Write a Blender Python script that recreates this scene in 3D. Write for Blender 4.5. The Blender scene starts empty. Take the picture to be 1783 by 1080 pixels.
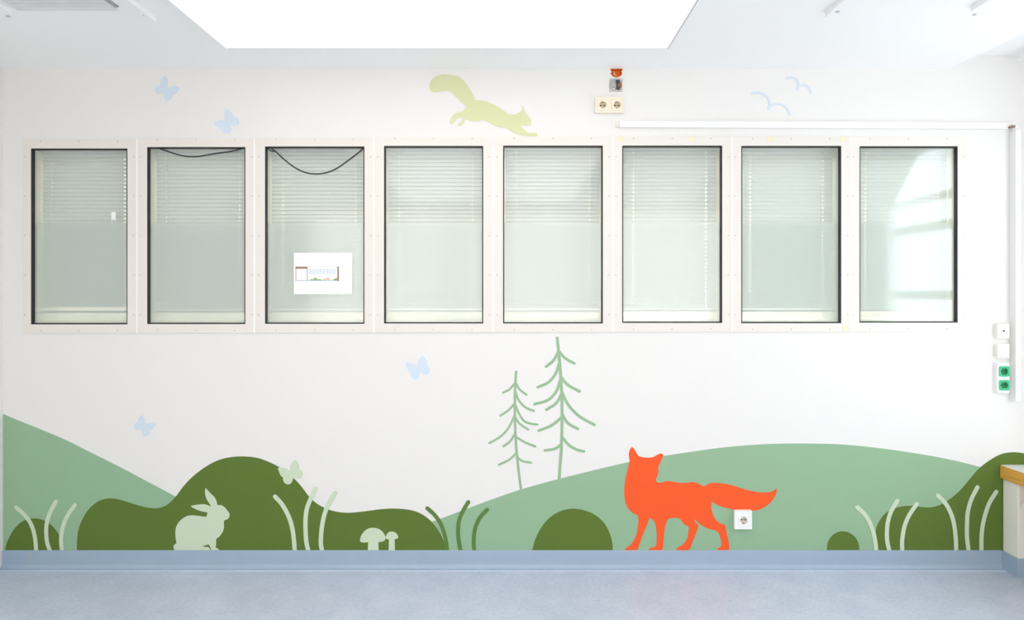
import bpy, bmesh, math, random
from mathutils import Vector, Matrix
from mathutils.geometry import tessellate_polygon

random.seed(4)
C = bpy.context.scene
COL = C.collection

# ------------------------------------------------------------------ camera, sky, exposure
S = 342.0            # photo pixels per metre on the mural wall
D = 3.5              # camera distance from the mural wall
VX, VY = 900.0, 512.0
F = S * D
EYE = (990 - VY) / S
cam_d = bpy.data.cameras.new('camera')
cam_d.sensor_width = 36.0
cam_d.lens = F / 1783 * 36.0
cam_d.shift_x = (891.5 - VX) / 1783
cam_d.shift_y = -(540 - VY) / 1783
cam_d.clip_start = 0.02
cam = bpy.data.objects.new('camera', cam_d)
COL.objects.link(cam)
cam.location = (0, -D, EYE)
cam.rotation_euler = (math.pi / 2, 0, 0)
C.camera = cam

SKY = 4.5
LAMP = 1.02
HALL = 11.0
w = bpy.data.worlds.new('sky')
C.world = w
w.use_nodes = True
bg = w.node_tree.nodes['Background']
bg.inputs[0].default_value = (0.85, 0.925, 1.0, 1)
bg.inputs[1].default_value = SKY

C.view_settings.view_transform = 'Standard'
C.view_settings.look = 'None'
C.view_settings.gamma = 1.0
C.view_settings.use_curve_mapping = False
C.view_settings.exposure = 0.0
C.cycles.max_bounces = 12
C.cycles.diffuse_bounces = 7
C.cycles.transparent_max_bounces = 16

# portals: tell the renderer where the sky comes in
for (y0, y1) in ((-0.45, -1.66), (-1.8, -4.7)):
    L = bpy.data.lights.new('portal', 'AREA')
    L.shape = 'RECTANGLE'
    L.size = 1.82
    L.size_y = abs(y1 - y0)
    L.cycles.is_portal = True
    o = bpy.data.objects.new('portal', L)
    COL.objects.link(o)
    o.location = (2.86, (y0 + y1) / 2, 1.51)
    o.rotation_euler = (0, math.pi / 2, 0)
L = bpy.data.lights.new('portal', 'AREA')
L.shape = 'RECTANGLE'
L.size, L.size_y = 5.3, 2.1
L.cycles.is_portal = True
o = bpy.data.objects.new('portal', L)
COL.objects.link(o)
o.location = (.05, -5.43, 1.4)
o.rotation_euler = (math.pi / 2, 0, 0)

# ------------------------------------------------------------------ materials
def mat(name, col, rough=0.6, metal=0.0, spec=0.4, noise=0.0, nscale=8.0, bump=0.0, bscale=300.0, emit=None):
    m = bpy.data.materials.new(name)
    m.use_nodes = True
    nt = m.node_tree
    b = nt.nodes['Principled BSDF']
    b.inputs['Base Color'].default_value = (*col, 1)
    b.inputs['Roughness'].default_value = rough
    b.inputs['Metallic'].default_value = metal
    b.inputs['Specular IOR Level'].default_value = spec
    tc = nt.nodes.new('ShaderNodeTexCoord')
    if noise:
        n = nt.nodes.new('ShaderNodeTexNoise')
        n.inputs['Scale'].default_value = nscale
        n.inputs['Detail'].default_value = 5
        nt.links.new(tc.outputs['Object'], n.inputs['Vector'])
        mx = nt.nodes.new('ShaderNodeMix')
        mx.data_type = 'RGBA'
        mx.inputs[6].default_value = (*[c * (1 - noise) for c in col], 1)
        mx.inputs[7].default_value = (*[min(1, c * (1 + noise)) for c in col], 1)
        nt.links.new(n.outputs['Fac'], mx.inputs[0])
        nt.links.new(mx.outputs[2], b.inputs['Base Color'])
    if bump:
        n2 = nt.nodes.new('ShaderNodeTexNoise')
        n2.inputs['Scale'].default_value = bscale
        nt.links.new(tc.outputs['Object'], n2.inputs['Vector'])
        bp = nt.nodes.new('ShaderNodeBump')
        bp.inputs['Strength'].default_value = bump
        bp.inputs['Distance'].default_value = 0.001
        nt.links.new(n2.outputs['Fac'], bp.inputs['Height'])
        nt.links.new(bp.outputs['Normal'], b.inputs['Normal'])
    if emit:
        b.inputs['Emission Color'].default_value = (*emit[0], 1)
        b.inputs['Emission Strength'].default_value = emit[1]
    return m


M = {}
M['wall'] = mat('white_wall_paint', (.78, .766, .745), .75, spec=.2, noise=.006, nscale=3, bump=.12)
M['ceiling'] = mat('white_ceiling', (.95, .945, .93), .8, spec=.2, bump=.1)
def paint(n, c): return mat(n, c, .7, spec=.2, noise=.025, nscale=5, bump=.1)
M['sage'] = paint('sage_green_paint', (.285, .448, .285))
M['moss'] = paint('dark_moss_green_paint', (.106, .172, .031))
M['orange'] = paint('orange_paint', (.88, .105, .024))
M['pale'] = paint('pale_green_paint', (.57, .67, .50))
M['olive'] = paint('yellow_green_paint', (.64, .66, .385))
M['blue'] = paint('pale_blue_paint', (.61, .70, .785))
M['birdblue'] = paint('faint_blue_paint', (.61, .69, .80))
M['tree'] = paint('leaf_green_paint', (.31, .465, .285))
M['blade'] = paint('grass_green_paint', (.11, .205, .052))
M['panel'] = mat('cream_lacquered_board', (.765, .722, .665), .5, spec=.3, noise=.01, nscale=4)
M['joint'] = mat('white_joint_strip', (.88, .875, .86), .5)
M['gasket'] = mat('black_rubber', (.018, .018, .02), .55)
M['screw'] = mat('dull_screw_metal', (.55, .53, .50), .45, metal=.4)
M['rail'] = mat('grey_blind_rail', (.50, .54, .52), .5)
M['cord'] = mat('white_cord', (.93, .93, .90), .6)
M['plastic'] = mat('white_plastic', (.86, .86, .85), .35, spec=.5)
M['ivory'] = mat('ivory_plastic', (.80, .73, .585), .35, spec=.5)
M['cream_plastic'] = mat('cream_plastic', (.82, .81, .755), .35, spec=.5)
M['hole'] = mat('dark_hole', (.03, .025, .02), .7)
M['brass'] = mat('brass_contact', (.36, .27, .13), .4, metal=.7)
M['well_ivory'] = mat('shaded_yellowed_well', (.60, .50, .33), .4)  # yellowed ivory, with the shade of the recess put into the colour
M['well_white'] = mat('shaded_yellowed_white_well', (.66, .61, .50), .4)  # yellowed white, darkened to stand for shade inside the well
M['green'] = mat('green_plastic', (.012, .46, .20), .35, spec=.5)
M['green_in'] = mat('shaded_green_plastic', (.006, .20, .075), .4, spec=.4)  # the insert green, darkened for the shade inside its wells
M['orange_box'] = mat('orange_box_plastic', (.74, .17, .012), .5, noise=.2, nscale=40)
M['zinc'] = mat('zinc_steel', (.40, .40, .39), .4, metal=.55, noise=.15, nscale=60)
M['dark_metal'] = mat('dark_metal', (.07, .065, .06), .5, metal=.3)
M['copper'] = mat('copper_wire', (.30, .10, .04), .4, metal=.6)
M['brown'] = mat('brown_cable', (.30, .21, .17), .6)
M['cable'] = mat('black_cable', (.03, .03, .032), .5)
M['tape'] = mat('yellowed_tape', (.83, .74, .52), .7, noise=.1, nscale=60)
M['paper'] = mat('white_paper', (.88, .875, .875), .8, spec=.2)
M['ink_brown'] = mat('brown_ink', (.36, .22, .15), .8)
M['ink_line'] = mat('mauve_ink', (.55, .45, .50), .8)
M['ink_blue'] = mat('pale_blue_ink', (.68, .73, .80), .8)
M['ink_green'] = mat('green_ink', (.33, .46, .16), .8)
M['ink_orange'] = mat('orange_ink', (.90, .38, .20), .8)
M['ink_grey'] = mat('grey_ink', (.66, .65, .66), .8)
M['ink_base'] = mat('blue_grey_ink', (.45, .55, .64), .8)
M['base'] = mat('blue_grey_vinyl_skirting', (.335, .43, .54), .38, spec=.5, noise=.05, nscale=14)
M['weld'] = mat('pale_weld_line', (.60, .68, .74), .4)
M['seam'] = mat('yellow_grey_seam', (.45, .46, .36), .6)
M['pier'] = mat('cream_pier_paint', (.83, .80, .72), .7, spec=.2, bump=.1)
M['top'] = mat('white_sill_laminate', (.86, .86, .85), .25, spec=.5)
M['trunk'] = mat('white_trunking', (.825, .82, .805), .4)
M['trim'] = mat('white_aluminium', (.92, .92, .92), .4)
M['grey_trim'] = mat('grey_metal_edge', (.52, .52, .53), .4)
M['vent'] = mat('pale_grey_grille', (.74, .74, .735), .5)
M['slot'] = mat('grey_slot', (.36, .36, .37), .6)
M['diffuser'] = mat('lit_diffuser', (.9, .9, .9), .5, emit=((1.0, .965, .93), LAMP))
M['hall_backlight'] = mat('hall_backlight_glow', (.9, .9, .9), .5, emit=((1.0, .975, .93), HALL))  # glow of the added hallway lamps behind the blinds
M['hall_wall'] = mat('cream_hall_paint', (.84, .82, .74), .7, spec=.2)


def wood():
    m = mat('honey_wood', (.62, .33, .09), .38, spec=.5)
    nt = m.node_tree
    b = nt.nodes['Principled BSDF']
    tc = nt.nodes.new('ShaderNodeTexCoord')
    mp = nt.nodes.new('ShaderNodeMapping')
    mp.inputs['Scale'].default_value = (30, 2.0, 40)
    n = nt.nodes.new('ShaderNodeTexNoise')
    n.inputs['Scale'].default_value = 3
    n.inputs['Detail'].default_value = 6
    cr = nt.nodes.new('ShaderNodeValToRGB')
    cr.color_ramp.elements[0].position = .3
    cr.color_ramp.elements[1].position = .75
    cr.color_ramp.elements[0].color = (.62, .29, .045, 1)
    cr.color_ramp.elements[1].color = (.84, .46, .10, 1)
    nt.links.new(tc.outputs['Object'], mp.inputs['Vector'])
    nt.links.new(mp.outputs['Vector'], n.inputs['Vector'])
    nt.links.new(n.outputs['Fac'], cr.inputs['Fac'])
    nt.links.new(cr.outputs['Color'], b.inputs['Base Color'])
    return m


M['wood'] = wood()


def floor_mat():
    m = mat('blue_grey_speckled_vinyl', (.44, .50, .58), .33, spec=.45)
    nt = m.node_tree
    b = nt.nodes['Principled BSDF']
    tc = nt.nodes.new('ShaderNodeTexCoord')
    n1 = nt.nodes.new('ShaderNodeTexNoise'); n1.inputs['Scale'].default_value = 7; n1.inputs['Detail'].default_value = 8
    n2 = nt.nodes.new('ShaderNodeTexNoise'); n2.inputs['Scale'].default_value = 55; n2.inputs['Detail'].default_value = 4
    v = nt.nodes.new('ShaderNodeTexVoronoi'); v.inputs['Scale'].default_value = 90
    for n in (n1, n2, v):
        nt.links.new(tc.outputs['Object'], n.inputs['Vector'])
    c1 = nt.nodes.new('ShaderNodeValToRGB')
    c1.color_ramp.elements[0].position = .32
    c1.color_ramp.elements[1].position = .68
    c1.color_ramp.elements[0].color = (.535, .58, .70, 1)
    c1.color_ramp.elements[1].color = (.60, .645, .76, 1)
    nt.links.new(n1.outputs['Fac'], c1.inputs['Fac'])
    c2 = nt.nodes.new('ShaderNodeValToRGB')
    c2.color_ramp.elements[0].position = .38
    c2.color_ramp.elements[1].position = .62
    c2.color_ramp.elements[0].color = (.90, .905, .92, 1)
    c2.color_ramp.elements[1].color = (1, 1, 1, 1)
    nt.links.new(n2.outputs['Fac'], c2.inputs['Fac'])
    mx = nt.nodes.new('ShaderNodeMix'); mx.data_type = 'RGBA'; mx.blend_type = 'MULTIPLY'
    mx.inputs[0].default_value = 1
    nt.links.new(c1.outputs['Color'], mx.inputs[6])
    nt.links.new(c2.outputs['Color'], mx.inputs[7])
    c3 = nt.nodes.new('ShaderNodeValToRGB')
    c3.color_ramp.elements[0].position = .06
    c3.color_ramp.elements[1].position = .14
    c3.color_ramp.elements[0].color = (1.12, 1.12, 1.12, 1)
    c3.color_ramp.elements[1].color = (1, 1, 1, 1)
    nt.links.new(v.outputs['Distance'], c3.inputs['Fac'])
    m2 = nt.nodes.new('ShaderNodeMix'); m2.data_type = 'RGBA'; m2.blend_type = 'MULTIPLY'
    m2.inputs[0].default_value = 1
    nt.links.new(mx.outputs[2], m2.inputs[6])
    nt.links.new(c3.outputs['Color'], m2.inputs[7])
    nt.links.new(m2.outputs[2], b.inputs['Base Color'])
    n3 = nt.nodes.new('ShaderNodeTexNoise'); n3.inputs['Scale'].default_value = 25
    nt.links.new(tc.outputs['Object'], n3.inputs['Vector'])
    bp = nt.nodes.new('ShaderNodeBump'); bp.inputs['Strength'].default_value = .15; bp.inputs['Distance'].default_value = .002
    nt.links.new(n3.outputs['Fac'], bp.inputs['Height'])
    nt.links.new(bp.outputs['Normal'], b.inputs['Normal'])
    return m


M['floor'] = floor_mat()


def liner_mat():
    m = mat('perforated_cream_liner', (.76, .73, .60), .5)
    nt = m.node_tree
    b = nt.nodes['Principled BSDF']
    tc = nt.nodes.new('ShaderNodeTexCoord')
    v = nt.nodes.new('ShaderNodeTexVoronoi')
    v.inputs['Scale'].default_value = 110
    v.inputs['Randomness'].default_value = 0
    nt.links.new(tc.outputs['Object'], v.inputs['Vector'])
    cr = nt.nodes.new('ShaderNodeValToRGB')
    cr.color_ramp.elements[0].position = .26
    cr.color_ramp.elements[1].position = .32
    cr.color_ramp.elements[0].color = (.52, .50, .42, 1)
    cr.color_ramp.elements[1].color = (.74, .72, .62, 1)
    nt.links.new(v.outputs['Distance'], cr.inputs['Fac'])
    nt.links.new(cr.outputs['Color'], b.inputs['Base Color'])
    return m


M['liner'] = liner_mat()
M['sill_cream'] = mat('cream_sill_sheet', (.88, .86, .76), .5)


def glass_mat():
    m = bpy.data.materials.new('clear_glass')
    m.use_nodes = True
    nt = m.node_tree
    nt.nodes.remove(nt.nodes['Principled BSDF'])
    out = nt.nodes['Material Output']
    t = nt.nodes.new('ShaderNodeBsdfTransparent'); t.inputs[0].default_value = (.985, .998, .992, 1)
    g = nt.nodes.new('ShaderNodeBsdfGlossy'); g.inputs['Roughness'].default_value = 0.07
    f = nt.nodes.new('ShaderNodeFresnel'); 
    ge = nt.nodes.new('ShaderNodeNewGeometry')
    io = nt.nodes.new('ShaderNodeMix')          # same reflectance from both faces of the thin pane
    io.inputs[2].default_value = 1.74
    io.inputs[3].default_value = 1 / 1.74
    nt.links.new(ge.outputs['Backfacing'], io.inputs[0])
    nt.links.new(io.outputs[0], f.inputs[0])
    mx = nt.nodes.new('ShaderNodeMixShader')
    nt.links.new(f.outputs[0], mx.inputs[0])
    nt.links.new(t.outputs[0], mx.inputs[1])
    nt.links.new(g.outputs[0], mx.inputs[2])
    nt.links.new(mx.outputs[0], out.inputs[0])
    return m


def film_mat(name, dcol, fac):
    m = bpy.data.materials.new(name)
    m.use_nodes = True
    nt = m.node_tree
    nt.nodes.remove(nt.nodes['Principled BSDF'])
    out = nt.nodes['Material Output']
    t = nt.nodes.new('ShaderNodeBsdfTransparent'); t.inputs[0].default_value = (.95, .97, .95, 1)
    d = nt.nodes.new('ShaderNodeBsdfDiffuse'); d.inputs[0].default_value = (*dcol, 1)
    mx = nt.nodes.new('ShaderNodeMixShader'); mx.inputs[0].default_value = fac
    nt.links.new(t.outputs[0], mx.inputs[1])
    nt.links.new(d.outputs[0], mx.inputs[2])
    nt.links.new(mx.outputs[0], out.inputs[0])
    return m


M['glass'] = glass_mat()
M['film'] = film_mat('frosted_film', (.66, .70, .665), .48)


def curtain_mat(name, tcol, dcol, fac):
    m = bpy.data.materials.new(name)
    m.use_nodes = True
    nt = m.node_tree
    nt.nodes.remove(nt.nodes['Principled BSDF'])
    out = nt.nodes['Material Output']
    t = nt.nodes.new('ShaderNodeBsdfTranslucent'); t.inputs[0].default_value = (*tcol, 1)
    d = nt.nodes.new('ShaderNodeBsdfDiffuse'); d.inputs[0].default_value = (*dcol, 1)
    mx = nt.nodes.new('ShaderNodeMixShader'); mx.inputs[0].default_value = fac
    nt.links.new(t.outputs[0], mx.inputs[1])
    nt.links.new(d.outputs[0], mx.inputs[2])
    nt.links.new(mx.outputs[0], out.inputs[0])
    return m


M['curtain'] = curtain_mat('white_sheer_fabric', (.72, .82, .92), (.8, .8, .8), .93)
M['fill_curtain'] = curtain_mat('cream_fill_fabric', (.99, .895, .785), (.88, .84, .78), .16)  # warm sheer of the added rear window, tints its fill light


def slat_mat():
    m = bpy.data.materials.new('grey_white_slat')
    m.use_nodes = True
    nt = m.node_tree
    nt.nodes.remove(nt.nodes['Principled BSDF'])
    out = nt.nodes['Material Output']
    t = nt.nodes.new('ShaderNodeBsdfTranslucent'); t.inputs[0].default_value = (.66, .69, .67, 1)
    d = nt.nodes.new('ShaderNodeBsdfDiffuse'); d.inputs[0].default_value = (.84, .87, .85, 1)
    mx = nt.nodes.new('ShaderNodeMixShader'); mx.inputs[0].default_value = .68
    nt.links.new(t.outputs[0], mx.inputs[1])
    nt.links.new(d.outputs[0], mx.inputs[2])
    nt.links.new(mx.outputs[0], out.inputs[0])
    return m


M['slat'] = slat_mat()

# ------------------------------------------------------------------ helpers
def obj(name, bm, m, parent=None, bevel=0.0, smooth=False):
    bmesh.ops.recalc_face_normals(bm, faces=bm.faces[:])
    me = bpy.data.meshes.new(name)
    bm.to_mesh(me)
    bm.free()
    ms = m if isinstance(m, (list, tuple)) else [m]
    for k in ms:
        me.materials.append(M[k])
    o = bpy.data.objects.new(name, me)
    COL.objects.link(o)
    if smooth:
        for p in me.polygons:
            p.use_smooth = True
    if bevel:
        b = o.modifiers.new('bevel', 'BEVEL')
        b.width = bevel
        b.segments = 2
        b.limit_method = 'ANGLE'
    if parent:
        o.parent = parent
        o.matrix_parent_inverse = parent_matrix(parent).inverted()
    return o


def parent_matrix(p):
    m = Matrix.Translation(p.location) @ p.rotation_euler.to_matrix().to_4x4()
    if p.parent:
        m = parent_matrix(p.parent) @ p.matrix_parent_inverse @ m
    return m


def tag(o, label, cat, group=None, kind=None):
    o['label'] = label
    o['category'] = cat
    if group:
        o['group'] = group
    if kind:
        o['kind'] = kind
    return o


def thing(name, label, cat, loc, group=None, kind=None):
    o = bpy.data.objects.new(name, None)
    o.empty_display_size = .05
    COL.objects.link(o)
    o.location = loc
    return tag(o, label, cat, group, kind)


def box(bm, x0, x1, y0, y1, z0, z1, mi=0):
    v = [bm.verts.new((x, y, z)) for x in (x0, x1) for y in (y0, y1) for z in (z0, z1)]
    fs = []
    for q in ((0, 1, 3, 2), (4, 6, 7, 5), (0, 4, 5, 1), (2, 3, 7, 6), (0, 2, 6, 4), (1, 5, 7, 3)):
        f = bm.faces.new([v[i] for i in q])
        f.material_index = mi
        fs.append(f)
    return fs


def bxm(*a):
    bm = bmesh.new()
    box(bm, *a)
    return bm


def prism(bm, pts, y0, y1, mi=0, holes=()):
    """closed 2-D outline (x, z) standing in the wall plane, from depth y0 to y1; holes are inner outlines"""
    loops = [list(pts)] + [list(h) for h in holes]
    a = [bm.verts.new((x, y0, z)) for l in loops for x, z in l]
    b = [bm.verts.new((x, y1, z)) for l in loops for x, z in l]
    fs = []
    for t in tessellate_polygon([[Vector((x, z, 0)) for x, z in l] for l in loops]):
        for q in (a, b):
            try:
                fs.append(bm.faces.new([q[i] for i in t]))
            except ValueError:
                pass
    o = 0
    for l in loops:
        n = len(l)
        for i in range(n):
            k, h = o + i, o + (i + 1) % n
            fs.append(bm.faces.new((a[k], a[h], b[h], b[k])))
        o += n
    for f in fs:
        f.material_index = mi


def cyl(bm, c, r, axis, l, n=24, r2=None, mi=0):
    """cylinder from c along axis for length l"""
    ax = Vector(axis).normalized()
    u = ax.orthogonal().normalized()
    v = ax.cross(u)
    r2 = r if r2 is None else r2
    A, B = [], []
    for i in range(n):
        t = 2 * math.pi * i / n
        d = u * math.cos(t) + v * math.sin(t)
        A.append(bm.verts.new(Vector(c) + d * r))
        B.append(bm.verts.new(Vector(c) + ax * l + d * r2))
    fs = [bm.faces.new(A[::-1]), bm.faces.new(B)]
    for i in range(n):
        fs.append(bm.faces.new((A[i], A[(i + 1) % n], B[(i + 1) % n], B[i])))
    for f in fs:
        f.material_index = mi


def tube(bm, pts, r, n=10):
    rings = []
    P = [Vector(p) for p in pts]
    for i, p in enumerate(P):
        t = (P[min(i + 1, len(P) - 1)] - P[max(i - 1, 0)]).normalized()
        u = t.cross(Vector((0, 1, 0)))
        if u.length < 1e-4:
            u = t.orthogonal()
        u.normalize()
        v = t.cross(u)
        rings.append([bm.verts.new(p + (u * math.cos(2 * math.pi * k / n) + v * math.sin(2 * math.pi * k / n)) * r) for k in range(n)])
    for a, b in zip(rings, rings[1:]):
        for k in range(n):
            bm.faces.new((a[k], a[(k + 1) % n], b[(k + 1) % n], b[k]))
    bm.faces.new(rings[0][::-1])
    bm.faces.new(rings[-1])


def spline(pts, steps=5):
    """open centripetal-ish Catmull-Rom through pts"""
    if len(pts) < 3:
        return list(pts)
    P = [Vector(p) for p in pts]
    P = [P[0] * 2 - P[1]] + P + [P[-1] * 2 - P[-2]]
    out = []
    for i in range(1, len(P) - 2):
        p0, p1, p2, p3 = P[i - 1:i + 3]
        d1 = max((p1 - p0).length, 1e-6) ** .5
        d2 = max((p2 - p1).length, 1e-6) ** .5
        d3 = max((p3 - p2).length, 1e-6) ** .5
        m1 = (p1 - p0) / d1 - (p2 - p0) / (d1 + d2) + (p2 - p1) / d2
        m2 = (p2 - p1) / d2 - (p3 - p1) / (d2 + d3) + (p3 - p2) / d3
        m1 *= d2
        m2 *= d2
        for k in range(steps):
            t = k / steps
            out.append(p1 * (2 * t ** 3 - 3 * t * t + 1) + m1 * (t ** 3 - 2 * t * t + t) + p2 * (-2 * t ** 3 + 3 * t * t) + m2 * (t ** 3 - t * t))
    out.append(P[-2])
    return [tuple(p) for p in out]


def outline(pts, steps=5):
    """closed outline; a point with a third entry is a corner"""
    n = len(pts)
    cor = [i for i, p in enumerate(pts) if len(p) > 2]
    if not cor:
        ext = pts[-2:] + pts + pts[:3]
        s = spline([(p[0], p[1]) for p in ext], steps)
        return s[2 * steps:(2 + n) * steps]
    out = []
    for a, b in zip(cor, cor[1:] + [cor[0] + n]):
        seg = [pts[i % n][:2] for i in range(a, b + 1)]
        out += spline(seg, steps)[:-1]
    return out


def at(px, py, y=0.0):
    """photo pixel -> (x, z) on the plane at depth y (wall = 0, negative towards the room)"""
    k = (D + y) / F
    return ((px - VX) * k, EYE - (py - VY) * k)


def from_crop(pts, ox, oy, s):
    return [(ox + p[0] / s, oy + p[1] / s) + tuple(p[2:]) for p in pts]


LAYER = 0.0006


def painted(name, pts, m, layer, label=None, cat=None, parent=None, group=None, smooth=True):
    o = outline(pts) if smooth else [p[:2] for p in pts]
    bm = bmesh.new()
    prism(bm, [at(*p) for p in o], -(layer + .3) * LAYER, -(layer + 1.3) * LAYER)
    ob = obj(name, bm, m, parent)
    if label:
        tag(ob, label, cat, group, 'thing')
    return ob


def stroke_outline(pts, wpx, steps=6):
    s = [Vector(p) for p in spline(pts, steps)]
    L, R = [], []
    for i, p in enumerate(s):
        t = (s[min(i + 1, len(s) - 1)] - s[max(i - 1, 0)]).normalized()
        nrm = Vector((-t.y, t.x)) * wpx / 2
        L.append(p + nrm)
        R.append(p - nrm)

    def cap(p, t, nrm):
        return [p + nrm * math.cos(a) + t * (wpx / 2) * math.sin(a) for a in [math.pi * k / 8 for k in range(1, 8)]]
    t1 = (s[-1] - s[-2]).normalized()
    t0 = (s[0] - s[1]).normalized()
    nd = lambda t: Vector((-t.y, t.x)) * wpx / 2
    e1 = cap(s[-1], t1, nd(t1))
    e0 = cap(s[0], t0, nd(t0))
    return [tuple(p) for p in L + e1 + R[::-1] + e0]


def stroke(name, pts, wpx, m, layer, parent=None):
    bm = bmesh.new()
    prism(bm, [at(*p) for p in stroke_outline(pts, wpx)], -(layer + .3) * LAYER, -(layer + 1.3) * LAYER)
    return obj(name, bm, m, parent)


# ------------------------------------------------------------------ room shell
XL, XR = (5 - VX) / S, 2.75
YR = -5.2
ZC = (990 - 120) / S
ZC2 = (990 - 97) / S
ZT = 2.75

WIN = [(55, 223, 259, 565), (257, 428, 256.5, 564.5), (462, 635, 255.5, 564), (669, 841.5, 254.5, 563.5),
       (876, 1049.5, 254, 563.5), (1083, 1257, 254, 562.5), (1290, 1464, 254.5, 563), (1495.5, 1666.5, 255, 562)]
BOXC = [(1063.5, 119.6, 1), (1084, 119.6, 1), (1084, 122), (1081.8, 125), (1083.4, 128), (1081, 132), (1077, 134.4), (1073, 134.8), (1069, 134), (1065.5, 131.5), (1063.2, 128), (1065, 125), (1063.2, 122)]

# wall with the mural: window openings and the hole of the junction box are really cut out
bm = bmesh.new()
def loop(pts):
    vs = [bm.verts.new((x, 0, z)) for x, z in pts]
    return [bm.edges.new((vs[i], vs[(i + 1) % len(vs)])) for i in range(len(vs))]
edges = loop([(XL - .2, -.1), (XR + .3, -.1), (XR + .3, ZT), (XL - .2, ZT)])
for (a, b, c, d) in WIN:
    (xa, za), (xb, zb) = at(a, c), at(b, d)
    edges += loop([(xa, zb), (xb, zb), (xb, za), (xa, za)])
edges += loop([at(*p) for p in outline([(p if len(p) == 3 else p) for p in BOXC], 3)])
bmesh.ops.triangle_fill(bm, use_beauty=True, use_dissolve=False, edges=edges)
r = bmesh.ops.extrude_face_region(bm, geom=bm.faces[:])
bmesh.ops.translate(bm, verts=[v for v in r['geom'] if isinstance(v, bmesh.types.BMVert)], vec=(0, .2, 0))
wall_back = tag(obj('wall_back', bm, 'wall'), 'white end wall carrying the painted forest mural and the window band', 'wall', kind='structure')

tag(obj('floor', bxm(XL - .2, XR + .3, YR - .2, .2, -.1, 0), 'floor'), 'blue-grey speckled vinyl floor in front of the mural', 'floor', kind='structure')
tag(obj('wall_left', bxm(XL - .2, XL, YR, 0, 0, ZT), 'wall'), 'plain white side wall at the left edge, beside the sage green slope', 'wall', kind='structure')
bm = bmesh.new()
for q in ((XL - .2, -2.61, 0, ZT), (2.74, XR + .3, 0, ZT), (-2.61, 2.74, 0, .35), (-2.61, 2.74, 2.45, ZT)):
    box(bm, q[0], q[1], YR - .2, YR, q[2], q[3])
bmesh.ops.remove_doubles(bm, verts=bm.verts[:], dist=1e-5)
tag(obj('wall_rear', bm, 'wall'), 'plain white wall behind the viewer, opposite the mural', 'wall', kind='structure')

bm = bmesh.new()
prism(bm, [(XL - .2, ZC), ((1650 - VX) / S, ZC), ((1705 - VX) / S, ZC2), (XR + .3, ZC2), (XR + .3, ZT + .1), (XL - .2, ZT + .1)], 0, YR)
tag(obj('ceiling', bm, 'ceiling'), 'smooth white ceiling sloping up a little towards the bright side', 'ceiling', kind='structure')

# window wall on the right (only its light and its reflection reach the picture)
OPEN = [(-1.66, -.45, .60, 2.42), (-4.7, -1.8, .60, 2.42)]
bm = bmesh.new()
def loopx(pts):
    vs = [bm.verts.new((XR, y, z)) for y, z in pts]
    return [bm.edges.new((vs[i], vs[(i + 1) % len(vs)])) for i in range(len(vs))]
edges = loopx([(YR - .2, 0), (0, 0), (0, ZT), (YR - .2, ZT)])
for (a, b, c, d) in OPEN:
    edges += loopx([(a, c), (b, c), (b, d), (a, d)])
bmesh.ops.triangle_fill(bm, use_beauty=True, use_dissolve=False, edges=edges)
r = bmesh.ops.extrude_face_region(bm, geom=bm.faces[:])
bmesh.ops.translate(bm, verts=[v for v in r['geom'] if isinstance(v, bmesh.types.BMVert)], vec=(.09, 0, 0))
tag(obj('wall_right', bm, 'wall'), 'white wall with the daylight windows above the wooden sill', 'wall', kind='structure')
for k, (a, b, c, d) in enumerate(OPEN):
    bm = bmesh.new()
    X0, X1 = XR + .025, XR + .08
    t = .05
    for q in ((a, a + t, c, d), (b - t, b, c, d), (a + t, b - t, c, c + t), (a + t, b - t, d - t, d)):
        box(bm, X0, X1, *q)
    for z in ((1.36, 1.42), (1.82, 1.88), (2.02, 2.07)) if k == 0 else ((1.82, 1.90),):
        box(bm, X0, X1, a + t, b - t, *z)
    if k == 1:
        for y in (-3.66, -2.63):
            for z0, z1 in ((c + t, 1.82), (1.90, d - t)):
                box(bm, X0, X1, y - .03, y + .03, z0, z1)
    tag(obj('window_%d' % (9 + k), bm, 'trim'),
        ['white-framed daylight window mirrored in the pane nearest the right corner', 'wide white-framed daylight window behind the sheer curtain'][k], 'window', kind='structure')

# unseen hallway behind the mural wall, its lamps added to backlight the blinds
HX0, HX1, HY0, HY1, HZ = XL - .2, XR + .3, .2, 1.9, 2.5
tag(obj('wall_hall', bxm(HX0, HX1, HY1, HY1 + .1, -.1, HZ), 'hall_wall'), 'cream hallway wall glimpsed below the blinds', 'wall', kind='structure')
tag(obj('wall_hall_left', bxm(HX0 - .1, HX0, HY0, HY1, -.1, HZ), 'hall_wall'), 'cream hallway end wall on the left, behind the blinds', 'wall', kind='structure')
tag(obj('wall_hall_right', bxm(HX1, HX1 + .1, HY0, HY1, -.1, HZ), 'hall_wall'), 'cream hallway end wall on the right, behind the blinds', 'wall', kind='structure')
tag(obj('floor_hall', bxm(HX0, HX1, HY0, HY1, -.1, 0), 'floor'), 'blue-grey hallway floor behind the mural wall', 'floor', kind='structure')
tag(obj('ceiling_hall', bxm(HX0, HX1, HY0, HY1, HZ, HZ + .1), 'ceiling'), 'white hallway ceiling behind the mural wall', 'ceiling', kind='structure')
for (a, b, hw, lab) in ((-2.75, -.55, .13, 'narrow unseen hallway lamp added to backlight the left blinds'), (.75, 2.65, .34, 'broad unseen hallway lamp added to backlight the right blinds')):
    T = thing('hall_backlight', lab, 'ceiling light', ((a + b) / 2, 1.05, HZ))
    obj('backlight_tray', bxm(a, b, 1.03 - hw, 1.07 + hw, HZ - .03, HZ - .0005), 'ceiling', T)
    obj('backlight_diffuser', bxm(a + .02, b - .02, 1.05 - hw, 1.05 + hw, HZ - .036, HZ - .03), 'hall_backlight', T)

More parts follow.
